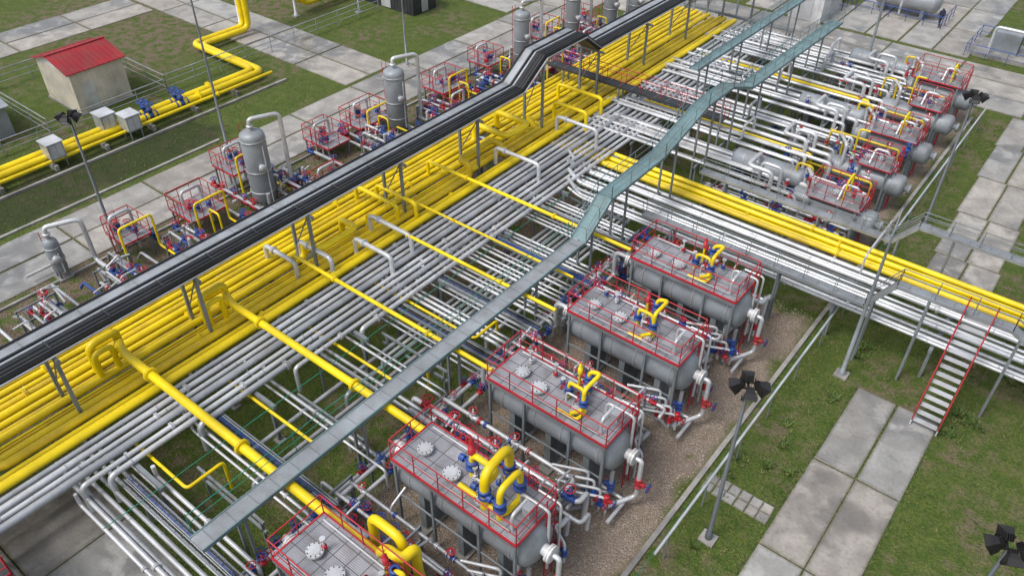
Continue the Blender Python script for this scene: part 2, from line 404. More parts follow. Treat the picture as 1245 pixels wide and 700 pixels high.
gl.tube([(-17.9,5.6,4.8),(-17.9,27,4.8)],.018,GRN,n=5);gl.tube([(-17.9,5.6,4.4),(-17.9,27,4.4)],.015,GRN,n=5)
gl.tube([(-21.2,4,2.9),(-21.2,36,2.9)],.018,GRN,n=5)
gl.done()
catwalk("red_rail_gantry",[(-31.5,44.0,3.6),(-17.9,44.0,3.6)],.7,DK2,RED)
# ------------------------------------------------------------------ corridor of pipes (x direction)
cor=[(37.95,.15,YEL),(37.5,.17,YEL),(37.05,.13,YEL),(36.6,.16,YEL2),(36.1,.13,SIL),(35.7,.10,SIL),(35.25,.14,SIL),(34.85,.09,SIL2),(34.4,.12,SIL),(33.95,.13,SIL),(33.5,.10,SIL2),(33.1,.11,SIL),(32.75,.08,SIL)]
for i,(y,r,m) in enumerate(cor):
    x0=-25.5+(.3*i if m not in(YEL,YEL2) else -3);zb=2.0+(.12 if i%3==0 else 0)
    pipe("yellow_gas_pipe" if m in(YEL,YEL2) else "silver_pipe",[(x0,y,2.9 if i%2 else 2.5),(x0+.8,y,zb+r),(18,y,zb+r)],r,m,bend=.3,bands=None if m in(YEL,YEL2) else SIL2,fl=[((R.uniform(-13,0),y,zb+r),(1,0,0))])
for x in[-20+4.6*i for i in range(9)]:
    b=MB("pipe_rack_frame");b.beam((x,32.5,1.9),(x,38.4,1.9),.16,.18,STL)
    for y in(32.9,35.6,38.1):b.beam((x,y,0),(x,y,1.8),.14,.14,STL)
    b.done()
catwalk("cable_tray_walkway",[(-16.6,38.6,2.9),(-5.6,38.6,2.9),(-4.6,38.6,4.2),(1,38.6,4.2),(2,38.6,3.2),(16,38.6,3.2)],.42,TRAY,STL,rh=.7)
catwalk("cable_tray_walkway",[(-16.6,32.2,3.3),(-4.8,32.2,3.3),(-3.8,32.2,4.9),(.9,32.2,4.9),(2.2,32.2,4.2),(16,32.2,4.2)],.45,TRAY,STL,rh=.7)
E=empty("red_rail_staircase");b=MB("stringers_and_treads")
sx0,sx1=-1.0,.1;n=14
ya,yb,zt=29.6,32.0,4.75
for i in range(n):
    y=ya+(yb-ya)*i/n;z=zt*(i+1)/n;b.box(sx0+.06,sx1-.06,y,y+.26,z-.04,z,SIL)
for x in(sx0,sx1):b.beam((x,ya,0.05),(x,yb,zt),.06,.28,SIL2)
b.done(E);b=MB("handrails")
for x in(sx0,sx1):
    for h in(1.0,.5):b.tube([(x,ya,h),(x,yb,zt+h)],.03,RED,n=6)
    for i in range(5):
        y=ya+(yb-ya)*i/4;z=zt*i/4;b.tube([(x,y,z),(x,y,z+1)],.028,RED,n=5)
b.done(E)
# ------------------------------------------------------------------ near separators
def nozzle(b,x,y,z,r=.28,h=.22,mat=SIL):
    b.lathe((x,y,z),(0,0,1),[(0,r*.7),(h*.6,r*.7),(h*.6,r),(h*.8,r),(h*.8,r*.96),(h*.84,r*.96),(h*.84,r),(h,r),(h+.01,r*.62),(h+.03,r*.6),(h+.04,.001)],mat,16,False)
    for k in range(10):
        a=k*.628;b.tube([(x+math.cos(a)*r*.85,y+math.sin(a)*r*.85,z+h*.5),(x+math.cos(a)*r*.85,y+math.sin(a)*r*.85,z+h+.05)],.022,DK2,n=4)
def vlv(b,q,r=.17,mat=BLU,ax=(0,0,1)):
    d=Vector(ax).normalized();h=r*1.65
    b.lathe(V(*q)-d*h/2,ax,[(0,r*.5),(0,r),(h*.18,r),(h*.18,r*.6),(h*.5,r*.9),(h*.82,r*.6),(h*.82,r),(h,r),(h,r*.5)],mat,12)
def separator(yc,big=False,dz=3.9,x0=-15.2,x1=-9.2,seed=0):
    rr=random.Random(seed);E=empty("horizontal_separator_vessel");L=x1-x0;xm=(x0+x1)/2;zc=dz-1.12;r=.93
    b=MB("shell");e=.42
    pr=[(0,.001)]+[(e*(1-math.cos(a)),r*math.sin(a)) for a in[.3,.6,.9,1.2,1.57]]
    LL=L+.7
    pr+= [(LL-t,q) for t,q in reversed(pr)]
    b.lathe((x0-.35,yc,zc),(1,0,0),pr,GRY,28)
    for x in(x0+.6,x0+2.2,x1-2.2,x1-.5):b.lathe((x,yc,zc),(1,0,0),[(0,r+.004),(0,r+.02),(.09,r+.02),(.09,r+.004)],SIL2,28)
    for ex,sg in((x1+.35,1),(x0-.35,-1)):
        b.lathe((ex-.1*sg,yc,zc),(sg,0,0),[(0,.22),(.3,.22),(.3,.34),(.38,.34),(.38,.3),(.41,.3),(.41,.34),(.48,.34),(.49,.001)],WHT if sg>0 else SIL,16,False)
    b.done(E)
    b=MB("saddles")
    for x in(x0+1,xm,x1-1):
        b.box(x-.14,x+.14,yc-.72,yc+.72,.1,zc-.6,STL);b.box(x-.3,x+.3,yc-1,yc+1,-.02,.12,CON2)
    for x in(x0+.1,xm-1,xm+1.2,x1-.1):
        for s in(-1,1):b.beam((x,yc+s*1.03,0),(x,yc+s*1.03,dz-.12),.1,.1,STL)
    for s in(-1,1):b.beam((x0+.1,yc+s*1.03,1.9),(x1-.1,yc+s*1.03,1.9),.06,.06,STL)
    b.done(E)
    b=MB("deck")
    b.box(x0,x1,yc-1.1,yc+1.1,dz-.05,dz,DECK)
    for s in(-1,1):
        b.beam((x0,yc+s*1.1,dz-.02),(x1,yc+s*1.1,dz-.02),.06,.1,RED);b.beam((x0,yc+s*1.08,dz-.16),(x1,yc+s*1.08,dz-.16),.08,.16,STL)
    for x in(x0,x1):b.beam((x,yc-1.1,dz-.02),(x,yc+1.1,dz-.02),.06,.1,RED)
    b.done(E)
    b=MB("red_railing");c=1.08
    b.rail([(x0+.02,yc-c,dz),(x1-.02,yc-c,dz),(x1-.02,yc+c,dz),(x0+.02,yc+c,dz)],1.0,RED,True,None,1.05,.024,2)
    for s in(-.25,.25):b.tube([(x1+.15,yc+.6+s,0.1),(x1+.15,yc+.6+s,dz+1.0)],.028,RED,n=5)
    for k in range(13):b.tube([(x1+.15,yc+.35,.3+k*.3),(x1+.15,yc+.85,.3+k*.3)],.018,RED,n=4)
    b.done(E)
    b=MB("deck_fittings")
    j=lambda:rr.uniform(-.15,.15)
    nozzle(b,x0+.9+j(),yc-.2+j(),dz,.3);nozzle(b,x0+2.2+j(),yc-.25+j(),dz,.33);nozzle(b,xm+.9+j(),yc-.5+j(),dz,.24)
    for k in range(5):
        x=x0+.8+rr.uniform(0,3.4);y=yc+rr.uniform(.1,.85);h=rr.uniform(.3,.7);b.tube([(x,y,dz),(x,y,dz+h)],.045,SIL,n=8);b.disc((x,y,dz+h),(0,0,1),.1,.06,SIL);vlv(b,(x,y,dz+.2),.1,rr.choice([BLU,RED,SIL]))
    b.tube([(x0+.3,yc+.85,dz+.15),(xm+.3,yc+.85,dz+.15),(xm+.3,yc+.3,dz+.15)],.035,SIL,n=6)
    b.tube([(x0+.5,yc-.85,dz+.12),(x1-.5,yc-.85,dz+.12)],.03,SIL2,n=6)
    b.tube([(x0+3.2,yc-.1,dz),(x0+3.2,yc-.1,dz+.45),(x0+4,yc-.1,dz+.45),(x0+4,yc-.1,dz)],.05,SIL,n=8)
    px=x1-1.9+(0 if big else rr.uniform(-.35,.15))
    if big:
        b.tube([(px,yc+.9,dz-.6),(px,yc+.9,dz+1.75),(px+.1,yc-.55,dz+1.75),(px+.1,yc-.55,dz-.1)],.17,YEL,bend=.5,n=12)
        b.tube([(px-1.1,yc+.2,dz),(px-1.1,yc+.2,dz+1.15),(px+.1,yc+.2,dz+1.15),(px+.1,yc-.4,dz+1.15)],.12,YEL,bend=.3,n=10)
        b.tube([(px+.8,yc+.5,dz),(px+.8,yc+.5,dz+1.5),(px+.8,yc-.6,dz+1.5),(px+.8,yc-.6,dz)],.12,YEL,bend=.35,n=10)
        b.tube([(px-1.1,yc-.5,dz+.15),(px+.9,yc-.5,dz+.15),(px+.9,yc+.5,dz+.15)],.11,YEL,bend=.25,n=10)
        for q in((px,yc+.9,dz+.6),(px+.1,yc-.55,dz+.75),(px-1.1,yc+.2,dz+.6),(px+.8,yc-.6,dz+.7),(px+.8,yc+.5,dz+.7)):
            vlv(b,q,.24,BLU)
            b.tube([q,V(*q)-V(.45,0,0)],.06,BLU,n=8);b.disc(V(*q)-V(.45,0,0),(1,0,0),.14,.2,BLU)
        for q in((px-1.1,yc+.2,dz+1.2),(px-.7,yc+.6,dz)):
            b.lathe(q,(0,0,1),[(0,.14),(.3,.14),(.3,.08),(.6,.1),(.75,.02)],RED,10)
    else:
        hh=rr.uniform(.9,1.25)
        b.tube([(px,yc+.7,dz-.4),(px,yc+.7,dz+hh),(px+.5,yc+.7,dz+hh+.2),(px+.5,yc-.4,dz+hh+.2),(px+.5,yc-.4,dz+.3),(px+.2,yc-.8,dz+.3)],.085,YEL,bend=.22,n=10)
        b.tube([(px-.5,yc+.1,dz),(px-.5,yc+.1,dz+.8),(px+.2,yc+.1,dz+.8),(px+.2,yc+.1,dz)],.075,YEL,bend=.2,n=10)
        b.tube([(px-.4,yc-.8,dz+.12),(px+.5,yc-.8,dz+.12),(px+.5,yc-.2,dz+.12)],.07,YEL,bend=.2,n=10)
        for q in((px,yc+.7,dz+.4),(px,yc+.7,dz+.85),(px+.5,yc-.4,dz+.75),(px-.5,yc+.1,dz+.4),(px+.2,yc+.1,dz+.35)):
            vlv(b,q,.18,BLU)
            b.tube([q,V(*q)+V(-.3,0,0)],.05,RED,n=8);b.ring(V(*q)+V(-.3,0,0),(1,0,0),.14,.024,RED,10)
        b.lathe((px-.45,yc+.75,dz+.8),(0,0,1),[(0,.1),(.3,.1),(.3,.06),(.45,.08),(.55,.01)],rr.choice([YEL,RED]),10)
        b.tube([(px-.45,yc+.75,dz),(px-.45,yc+.75,dz+.8)],.06,YEL,n=8)
    b.tube([(x1-.5,yc-.7,dz),(x1-.5,yc-.7,dz+.8),(x1-.5,yc+.1,dz+.8)],.07,SIL,n=8)
    b.tube([(x1-.9,yc+.3,dz),(x1-.9,yc+.3,dz+.6),(x1+.3,yc+.3,dz+.6),(x1+.3,yc+.3,1.2)],.06,SIL,n=8,bend=.2)
    b.box(x1-.4,x1-.1,yc-.3,yc+.05,dz+.5,dz+.9,SIL2)
    b.done(E)
    b=MB("end_piping")
    b.tube([(x1+.75,yc,zc),(x1+1.0,yc,zc),(x1+1.0,yc,.7),(x1+.2,yc-1.2,.5)],.1,SIL,bend=.25)
    b.tube([(x1+.1,yc-.5,zc-.8),(x1+.1,yc-.5,.6),(x1-2,yc-1.3,.6)],.09,SIL2,bend=.25)
    b.tube([(x1-.5,yc-.3,zc-.9),(x1-.5,yc-.3,.45),(x1+.7,yc-.3,.45),(x1+.7,yc-1.6,.45)],.08,SIL,bend=.2)
    b.tube([(x1+.35,yc+.9,.4),(x1+.35,yc+.9,dz+.4),(x1-.6,yc+.9,dz+.4)],.05,SIL,bend=.2)
    for k in range(4):b.tube([(x1-.5+.3*k,yc-1.3,.5),(x1-.5+.3*k,yc-1.3,2.3-.3*k),(x1-1.8+.3*k,yc-1.9,2.3-.3*k)],.06,SIL,bend=.2)
    for k in range(3):b.tube([(x1-.2+.3*k,yc+1.25,.5),(x1-.2+.3*k,yc+1.25,2.4-.4*k),(x1-1.5+.3*k,yc+1.9,2.4-.4*k)],.06,SIL,bend=.2)
    b.done(E)
    valve((x1+1.0,yc,1.5),0,1,1,E).rotation_euler=(0,math.pi/2,0)
    valve((x1+.1,yc-.5,1.1),0,0,1,E).rotation_euler=(0,math.pi/2,math.pi)
    for k in range(4):valve((x1-.5+.3*k,yc-1.3,.95+.35*(k%2)),0,rr.choice([0,1,4]),.8,E).rotation_euler=(0,math.pi/2,rr.uniform(-1,1))
    for k in range(3):valve((x1-.2+.3*k,yc+1.25,1.1+.3*(k%2)),0,rr.choice([0,1,4]),.75,E).rotation_euler=(0,math.pi/2,rr.uniform(0,3))
    return E
for i,yc in enumerate((7.75,13.0,18.3,23.7,28.8)):
    separator(yc,big=(i==1),seed=i,x0=-15.1+.1*i)
def manifold(yc,x0,x1,seed,n=5,z0=1.0,dens=7,vs=.95):
    rr=random.Random(seed);E=empty("valve_manifold");b=MB("manifold_pipes")
    for k in range(n):
        y=yc-.85+1.7*k/(n-1);z=z0+(.55 if k%2 else 0)+rr.uniform(-.1,.1);r=rr.choice([.07,.09,.11])
        xa=x0+rr.uniform(-.5,.8);xb=x1-rr.uniform(0,1.5)
        b.tube([(xa,y,.3),(xa,y,z),(xb,y,z),(xb,y+rr.choice([-.6,.6]),z),(xb,y+.5,.5)],r,rr.choice([SIL,SIL,SIL2]),bend=.2)
        for q in range(dens):
            x=rr.uniform(xa+.5,xb-.4);t=rr.random()
            if t<.6: valve((x,y,z),0,rr.choice([0,0,1,2,2,3,3,4]),r/.09*vs,E)
            elif t<.8: b.flange((x,y,z),(1,0,0),r,rr.choice([BLU,SIL,RED]))
            else: b.tube([(x,y,z),(x,y,z+rr.uniform(.3,.7)),(x,y+rr.choice([-1,1])*rr.uniform(.5,.9),z+rr.uniform(.3,.7))],.05,SIL,n=7)
    for x in(x0+.6,(x0+x1)/2,x1-1.2):
        b.beam((x,yc-1,z0-.15),(x,yc+1,z0-.15),.1,.1,STL)
        for s in(-.95,.95):b.beam((x,yc+s,0),(x,yc+s,z0+.7),.08,.08,STL)
        b.beam((x,yc-1,z0+.65),(x,yc+1,z0+.65),.08,.08,STL)
    b.done(E)
for i,yc in enumerate((5.1,10.4,15.7,21.0,26.3,31.2)):
    manifold(yc-.1,-17.3,-8.9 if i else -12,i+10,6,1.5,7)
    manifold(yc-.4,-17.0,-9.4 if i else -12,i+40,4,.6,4)
for i,yc in enumerate((7.8,13.2,18.5,23.8,28.9)):
    E=empty("inlet_header");b=MB("header_pipes");rr=random.Random(50+i)
    for k in range(3):
        x=-17.0+.42*k;z=1.4+.35*(k%2);b.tube([(x,yc-2.6,z),(x,yc+2.6,z)],.09,SIL)
        for q in range(4):valve((x,yc+rr.uniform(-2.3,2.3),z),math.pi/2,rr.choice([0,1,2,3]),.85,E)
    b.tube([(-16.2,yc,1.2),(-16.2,yc,2.8),(-15.4,yc,2.8)],.12,SIL,bend=.3)
    b.done(E)
for k in range(10):
    x=-21.4+.36*k;y0=[10,17,14.5,20,9,23,19,13,25,21][k];z=1.25+.02*k
    pipe("silver_pipe",[(x,y0,.4),(x,y0,z),(x,33.8,z),(x,33.8,2.0)],[.1,.08,.11,.09,.1][k%5],SIL if k%2 else SIL2,bend=.25,bands=SIL2)
bay=[4.2,6.4,8.9,12.4,15.2,16.6,18.6,20.6,21.9,23.4,24.8,25.8,27.4,29.6,30.7,31.5]
for i,y in enumerate(bay):
    for k in range(2 if y<20 else R.choice([2,3])):
        yy=y+.3*k;z=1.85+.04*(i%3);r=R.choice([.055,.07,.09]);x0=-25.2+R.uniform(0,2.6);x1=-15.9-R.uniform(0,1.2)
        pipe("silver_pipe",[(x0,yy,2.5),(x0,yy,z),(x1,yy,z),(x1,yy,.8)],r,R.choice([SIL,SIL,SIL2]),bend=.2,fl=[((R.uniform(-21,-18),yy,z),(1,0,0))])
def ladder_tray(y,x0,x1,z,w=.45,mat=STL):
    b=MB("cable_ladder_tray")
    for s in(-w/2,w/2):b.beam((x0,y+s,z),(x1,y+s,z),.05,.12,mat)
    x=x0+.2
    while x<x1:b.beam((x,y-w/2,z),(x,y+w/2,z),.05,.03,mat);x+=.4
    for k in range(5):b.tube([(x0,y-.15+.07*k,z+.04),(x1,y-.15+.07*k,z+.04)],.022,R.choice([DK,SIL2,BLU]),n=5)
    for x in(x0+.6,x1-.6):b.beam((x,y,0),(x,y,z-.06),.09,.09,mat)
    b.done()
for y in(5.8,9.8,14.6,19.4,22.2,26.4,30.2):ladder_tray(y,-23,-16,2.35)
for y in(8,13,18,23,28,33):
    b=MB("pipe_support");b.beam((-22,y,1.1),(-17.9,y,1.1),.1,.12,STL)
    for x in(-21.7,-18.1):b.beam((x,y,0),(x,y,1.6),.1,.1,STL)
    b.beam((-22,y,1.68),(-17.9,y,1.68),.1,.1,STL);b.done()
for k in range(5):
    y=4.7+.34*k;xx=-25.2-.3*k
    pipe("silver_pipe",[(xx,-9,1.7),(xx,y,1.7),(-9 if k<3 else -11,y,1.7)],.09,SIL if k%2 else SIL2,bend=.3,bands=SIL2)
E=empty("red_rail_platform");b=MB("deck");b.box(-25,-22,-3,1.2,2.75,2.8,DK2);b.rail([(-25,1.2,2.8),(-22,1.2,2.8),(-22,-3,2.8)],1.0,RED,False,RED,1.0,.03,2)
for x in(-24.8,-22.1):
    for y in(-2.8,1.1):b.beam((x,y,0),(x,y,2.75),.12,.12,STL)
b.done(E)
# ------------------------------------------------------------------ far pipe field + far separators
for gI in range(7):
    yb=39.9+3.25*gI
    for k in range(8):
        y=yb+.34*k;r=R.choice([.08,.09,.1,.12,.14]);z=2.45+.2*(gI%2)+(.12 if k%3==0 else 0);x0=-26.5+R.uniform(0,2.5);x1=-14.0+R.uniform(0,3.2)
        if k==5 and gI in(1,4): m=YEL
        else:m=R.choice([SIL,SIL,SIL,SIL2,WHT])
        pts=[(x0,y,2.5),(x0,y,z),(x1,y,z),(x1,y,.9)]
        if k==2: xm=R.uniform(-20,-16);pts=[(x0,y,z),(xm,y,z),(xm,y,z+1),(xm+.0,y+1.6,z+1),(xm+.01,y+1.6,z),(x1+1,y+1.6,z)]
        pipe("silver_pipe" if m is not YEL else "yellow_gas_pipe",pts,r,m,bend=.25,bands=SIL2 if m is not YEL and k%2 else None)
    for x in(-22,-17.5,-13.5):
        b=MB("pipe_support");b.beam((x,yb-.3,2.28),(x,yb+2.6,2.28),.12,.14,STL)
        for yy in(yb-.1,yb+2.4):b.beam((x,yy,0),(x,yy,2.2),.1,.1,STL)
        b.done()
def far_sep(yc,seed):
    rr=random.Random(seed);E=empty("horizontal_separator_skid");b=MB("shell")
    vess=[(-12.0,5.0,yc-.1,1.8,.68)]
    if seed in(80,82,84): vess.append((-16.2,4.6,yc+.7,2.5,.62))
    for x0,L,y,zc,r in vess:
        pr=[(0,.001)]+[(.3*(1-math.cos(a)),r*math.sin(a)) for a in[.4,.8,1.2,1.57]];pr+=[(L-t,q) for t,q in reversed(pr)]
        b.lathe((x0,y,zc),(1,0,0),pr,GRY,20)
        for q in(x0+.8,x0+L-.9):b.lathe((q,y,zc),(1,0,0),[(0,r+.004),(0,r+.02),(.08,r+.02),(.08,r+.004)],SIL2,20)
        b.lathe((x0+L-.1,y,zc),(1,0,0),[(0,.2),(.25,.2),(.25,.3),(.4,.3),(.41,.001)],GRY,14)
        for x in(x0+1,x0+L-1):b.box(x-.1,x+.1,y-.5,y+.5,0,zc-.45,STL)
    b.done(E)
    b=MB("platform");x0,x1,dz={80:-10.9,81:-9.9,82:-11.1,83:-10.0,84:-11.2}[seed],-7.9,2.75+rr.uniform(-.15,.25)
    w=.98 if seed%2==0 else .8
    b.box(x0,x1,yc-w,yc+w,dz-.05,dz,DECK)
    for s in(-w,w):b.beam((x0,yc+s,dz-.03),(x1,yc+s,dz-.03),.05,.08,RED)
    for x in(x0,x1):b.beam((x,yc-w,dz-.03),(x,yc+w,dz-.03),.05,.08,RED)
    for x in(x0+.2,x1-.2):
        for s in(-w+.05,w-.05):b.beam((x,yc+s,0),(x,yc+s,dz-.1),.1,.1,STL)
    b.rail([(x0,yc-w,dz),(x1,yc-w,dz),(x1,yc+w,dz),(x0,yc+w,dz)],1.0,RED,True,None,1.0,.023,2)
    for s in(-.25,.25):b.tube([(x1+.15,yc+s,0.1),(x1+.15,yc+s,dz+1)],.03,RED,n=5)
    for k in range(9):b.tube([(x1+.15,yc-.25,.3+.3*k),(x1+.15,yc+.25,.3+.3*k)],.02,RED,n=4)
    b.done(E)
    b=MB("fittings")
    nozzle(b,-9.6,yc,dz,.26);nozzle(b,-8.9,yc+.3,dz,.2)
    gx=rr.uniform(-10.4,-9.6)
    if seed%2==0:b.tube([(gx+.9,yc+.6,dz-.3),(gx+.9,yc+.6,dz+rr.uniform(1,1.5)),(gx+.9,yc-.3,dz+1.2),(gx+.9,yc-.3,dz)],.06,YEL,bend=.25)
    else:b.tube([(gx-.6,yc+.8,.5),(gx-.6,yc+.8,dz+1.3),(gx,yc+.8,dz+1.3)],.06,YEL,bend=.2)
    b.tube([(-8.5,yc+.2,dz-.3),(-8.5,yc+.2,dz+.7),(-9.3,yc+.2,dz+.7),(-9.3,yc-.5,dz)],.08,SIL,bend=.2)
    b.tube([(-12.6,yc-.8,dz-1),(-12.6,yc-.8,dz+.9),(-13.8,yc-.8,dz+.9),(-13.8,yc-.8,.8)],.11,SIL,bend=.3)
    b.tube([(-11.6,yc+.5,1.8),(-11.6,yc+.5,dz+.8),(-10.8,yc-.6,dz+.8),(-10.8,yc-.6,1.9)],.1,SIL,bend=.25)
    b.tube([(-14.4,yc+.4,1.8),(-14.4,yc+.4,3.5),(-14.4,yc-1.4,3.5),(-12.9,yc-1.4,3.5),(-12.9,yc-1.4,2)],.13,SIL,bend=.35)
    b.tube([(-12.2,yc+.5,2.2),(-12.2,yc+.5,3.6),(-11.3,yc+.5,3.6),(-11.3,yc+.5,2.0)],.07,YEL2,bend=.25)
    b.tube([(-8.6,yc-1.5,.5),(-8.6,yc-1.5,2.2),(-13,yc-1.5,2.2)],.07,YEL2,bend=.2)
    for q in range(8):
        x=rr.uniform(-15.5,-8.3);y=yc+rr.uniform(-.7,.7);h=rr.uniform(.4,1);z=dz if x>-9.8 else 2.4
        b.tube([(x,y,z-.3),(x,y,z+h)],.05,SIL,n=7);vlv(b,(x,y,z+h*.6),.13,rr.choice([BLU,RED,SIL]));b.disc((x,y,z+h),(0,0,1),.12,.06,rr.choice([RED,SIL]))
    b.box(-8.4,-8.05,yc-.7,yc-.3,dz,dz+.8,SIL2)
    b.done(E)
    for k in range(12):valve((rr.uniform(-16,-8.0),yc-1.4+rr.choice([0,-.3,2.7]),rr.uniform(.8,2.5)),rr.choice([0,1.57]),rr.choice([0,1,3,3,2]),.95,E)
for i,yc in enumerate((41.3,46.2,51.1,56.0,60.6)):far_sep(yc,i+80)
for i,y in enumerate((39.3,43.6,48.5,53.4,58.4)):manifold(y,-16.5,-8.0,200+i,5,1.3,6,1.0)
# ------------------------------------------------------------------ vertical tanks
def vtank(x,y,h,r,loop=True):
    E=empty("vertical_separator_tank");b=MB("shell")
    pr=[(.5,r*.8),(.75,r),(h-.35,r),(h-.2,r*.93),(h-.08,r*.7),(h,r*.3),(h+.01,.001)]
    b.lathe((x,y,0),(0,0,1),pr,GRY,24)
    for z in(1.2,h*.5,h-.6):b.lathe((x,y,z),(0,0,1),[(0,r+.004),(0,r+.035),(.08,r+.035),(.08,r+.004)],SIL2,24)
    b.lathe((x,y,h-.02),(0,0,1),[(0,.12),(.2,.12),(.2,.2),(.3,.2),(.31,.001)],SIL,12)
    b.lathe((x+r*.9,y-r*.3,h*.6),(1,-.3,0),[(0,.16),(.25,.16),(.25,.24),(.33,.24),(.34,.001)],SIL,12)
    for k in range(4):
        a=.78+k*1.57;b.beam((x+r*.8*math.cos(a),y+r*.8*math.sin(a),0),(x+r*.8*math.cos(a),y+r*.8*math.sin(a),1),.12,.12,STL)
    b.box(x-r,x+r,y-r,y+r,-.02,.15,CON2);b.done(E)
    b=MB("piping")
    if loop:b.tube([(x,y,h+.2),(x,y,h+.65),(x+.7,y+1.6,h+.65),(x+.7,y+1.6,.6),(x+2.6,y+1.6,.6)],.13,SIL,bend=.35)
    b.tube([(x-r,y,1.4),(x-r-.5,y,1.4),(x-r-.5,y,.5),(x-r-.5,y-1.5,.5)],.08,SIL,bend=.2)
    b.tube([(x+r+.12,y,.6),(x+r+.12,y,h-.8)],.04,SIL)
    for s in(-.18,.18):b.tube([(x-r-.15,y+s,.2),(x-r-.15,y+s,h+.2)],.022,RED,n=5)
    for k in range(int(h/.3)):b.tube([(x-r-.15,y-.18,.3+.3*k),(x-r-.15,y+.18,.3+.3*k)],.015,RED,n=4)
    b.done(E);return E
vtank(-37.2,22.9,5.1,.72);vtank(-37.6,34.6,4.7,.7);vtank(-37.6,48.5,4.6,.65);vtank(-36.6,54,4.8,.6);vtank(-35.8,58.5,4.8,.6);vtank(-40,11.6,2.6,.38);vtank(-34.6,60.5,4.8,.55)
def redplat(x,y,w=2.0,l=2.2,dz=1.3,seed=0):
    rr=random.Random(seed);E=empty("valve_access_platform");b=MB("platform")
    dz+=rr.uniform(-.3,.4);w+=rr.uniform(-.4,.5);l+=rr.uniform(-.6,.8)
    b.box(x-w/2,x+w/2,y-l/2,y+l/2,dz-.05,dz,DECK)
    for s in(-1,1):
        b.beam((x-w/2,y+s*l/2,dz-.04),(x+w/2,y+s*l/2,dz-.04),.05,.1,RED);b.beam((x+s*w/2,y-l/2,dz-.04),(x+s*w/2,y+l/2,dz-.04),.05,.1,RED)
        for q in(-1,1):b.beam((x+s*(w/2-.1),y+q*(l/2-.1),0),(x+s*(w/2-.1),y+q*(l/2-.1),dz-.1),.09,.09,STL)
    b.rail([(x-w/2,y-l/2,dz),(x+w/2,y-l/2,dz),(x+w/2,y+l/2,dz),(x-w/2,y+l/2,dz)],1.0,RED,True,None,.9,.025,2)
    for s in(-.2,.2):b.tube([(x+s,y-l/2-.1,0),(x+s,y-l/2-.1,dz+1)],.025,RED,n=5)
    b.done(E)
    b=MB("piping")
    b.tube([(x-.4,y-.6,.3),(x-.4,y-.6,dz+1.1),(x-.4,y+.6,dz+1.1),(x-.4,y+.6,.3)],.09,SIL,bend=.25)
    if rr.random()<.6:b.tube([(x+w/2+.4,y-1,.4),(x+w/2+.4,y-1,dz+1.3),(x+w/2+.4,y+.9,dz+1.3),(x+w/2+.4,y+.9,.7),(x+w/2+2.5,y+.9,.7)],.07,YEL,bend=.2)
    if rr.random()<.6:b.tube([(x+w/2+.8,y-.4,.4),(x+w/2+.8,y-.4,dz+.9),(x+w/2+1.7,y-.4,dz+.9),(x+w/2+1.7,y-.4,.4)],.06,YEL,bend=.2)
    for q in range(4):
        px,py=x+rr.uniform(-.6,.7),y+rr.uniform(-.8,.8);b.tube([(px,py,dz-.8),(px,py,dz+.6)],.07,SIL,n=8);vlv(b,(px,py,dz+.35),.17,rr.choice([BLU,RED,BLU]));b.ring((px,py,dz+.7),(0,0,1),.18,.025,RED)
    b.tube([(x+.3,y+l/2+.4,.5),(x+4.2,y+l/2+.4,.5),(x+4.2,y+l/2+.4,2.2)],.09,SIL,bend=.2)
    b.tube([(x+.3,y-l/2-.4,.7),(x+5.0,y-l/2-.4,.7),(x+5.0,y-l/2-.4,2.2)],.11,SIL2,bend=.2)
    b.done(E)
    for k in range(7):valve((x+rr.uniform(-1,3.5),y+rr.choice([l/2+.4,-l/2-.4]),.6),0,rr.choice([0,1,2,4]),1.05,E)
for i,p in enumerate(((-39.0,15.2),(-38.4,19.2),(-40.1,23.4),(-39.2,29.6),(-39.3,33.2),(-38.6,40.5),(-38.8,45.5),(-38.8,52.5),(-38.2,57.5),(-34.6,26),(-34.6,38),(-34.5,47),(-34,53))):redplat(*p,seed=i+300)
for i,y in enumerate((9,13,17,24.5,31.5,36.8,43,50,56)):manifold(y,-37.5,-31.8,400+i,5,.9,5)
for i in range(9):
    y=6+1.1*i
    pipe("silver_pipe",[(-38+R.uniform(-1,1),y,.4),(-38+R.uniform(-1,1),y,1.1),(-31.9,y,1.1),(-31.9,y,2.3)],.08,R.choice([SIL,BLU,SIL2]),bend=.2)
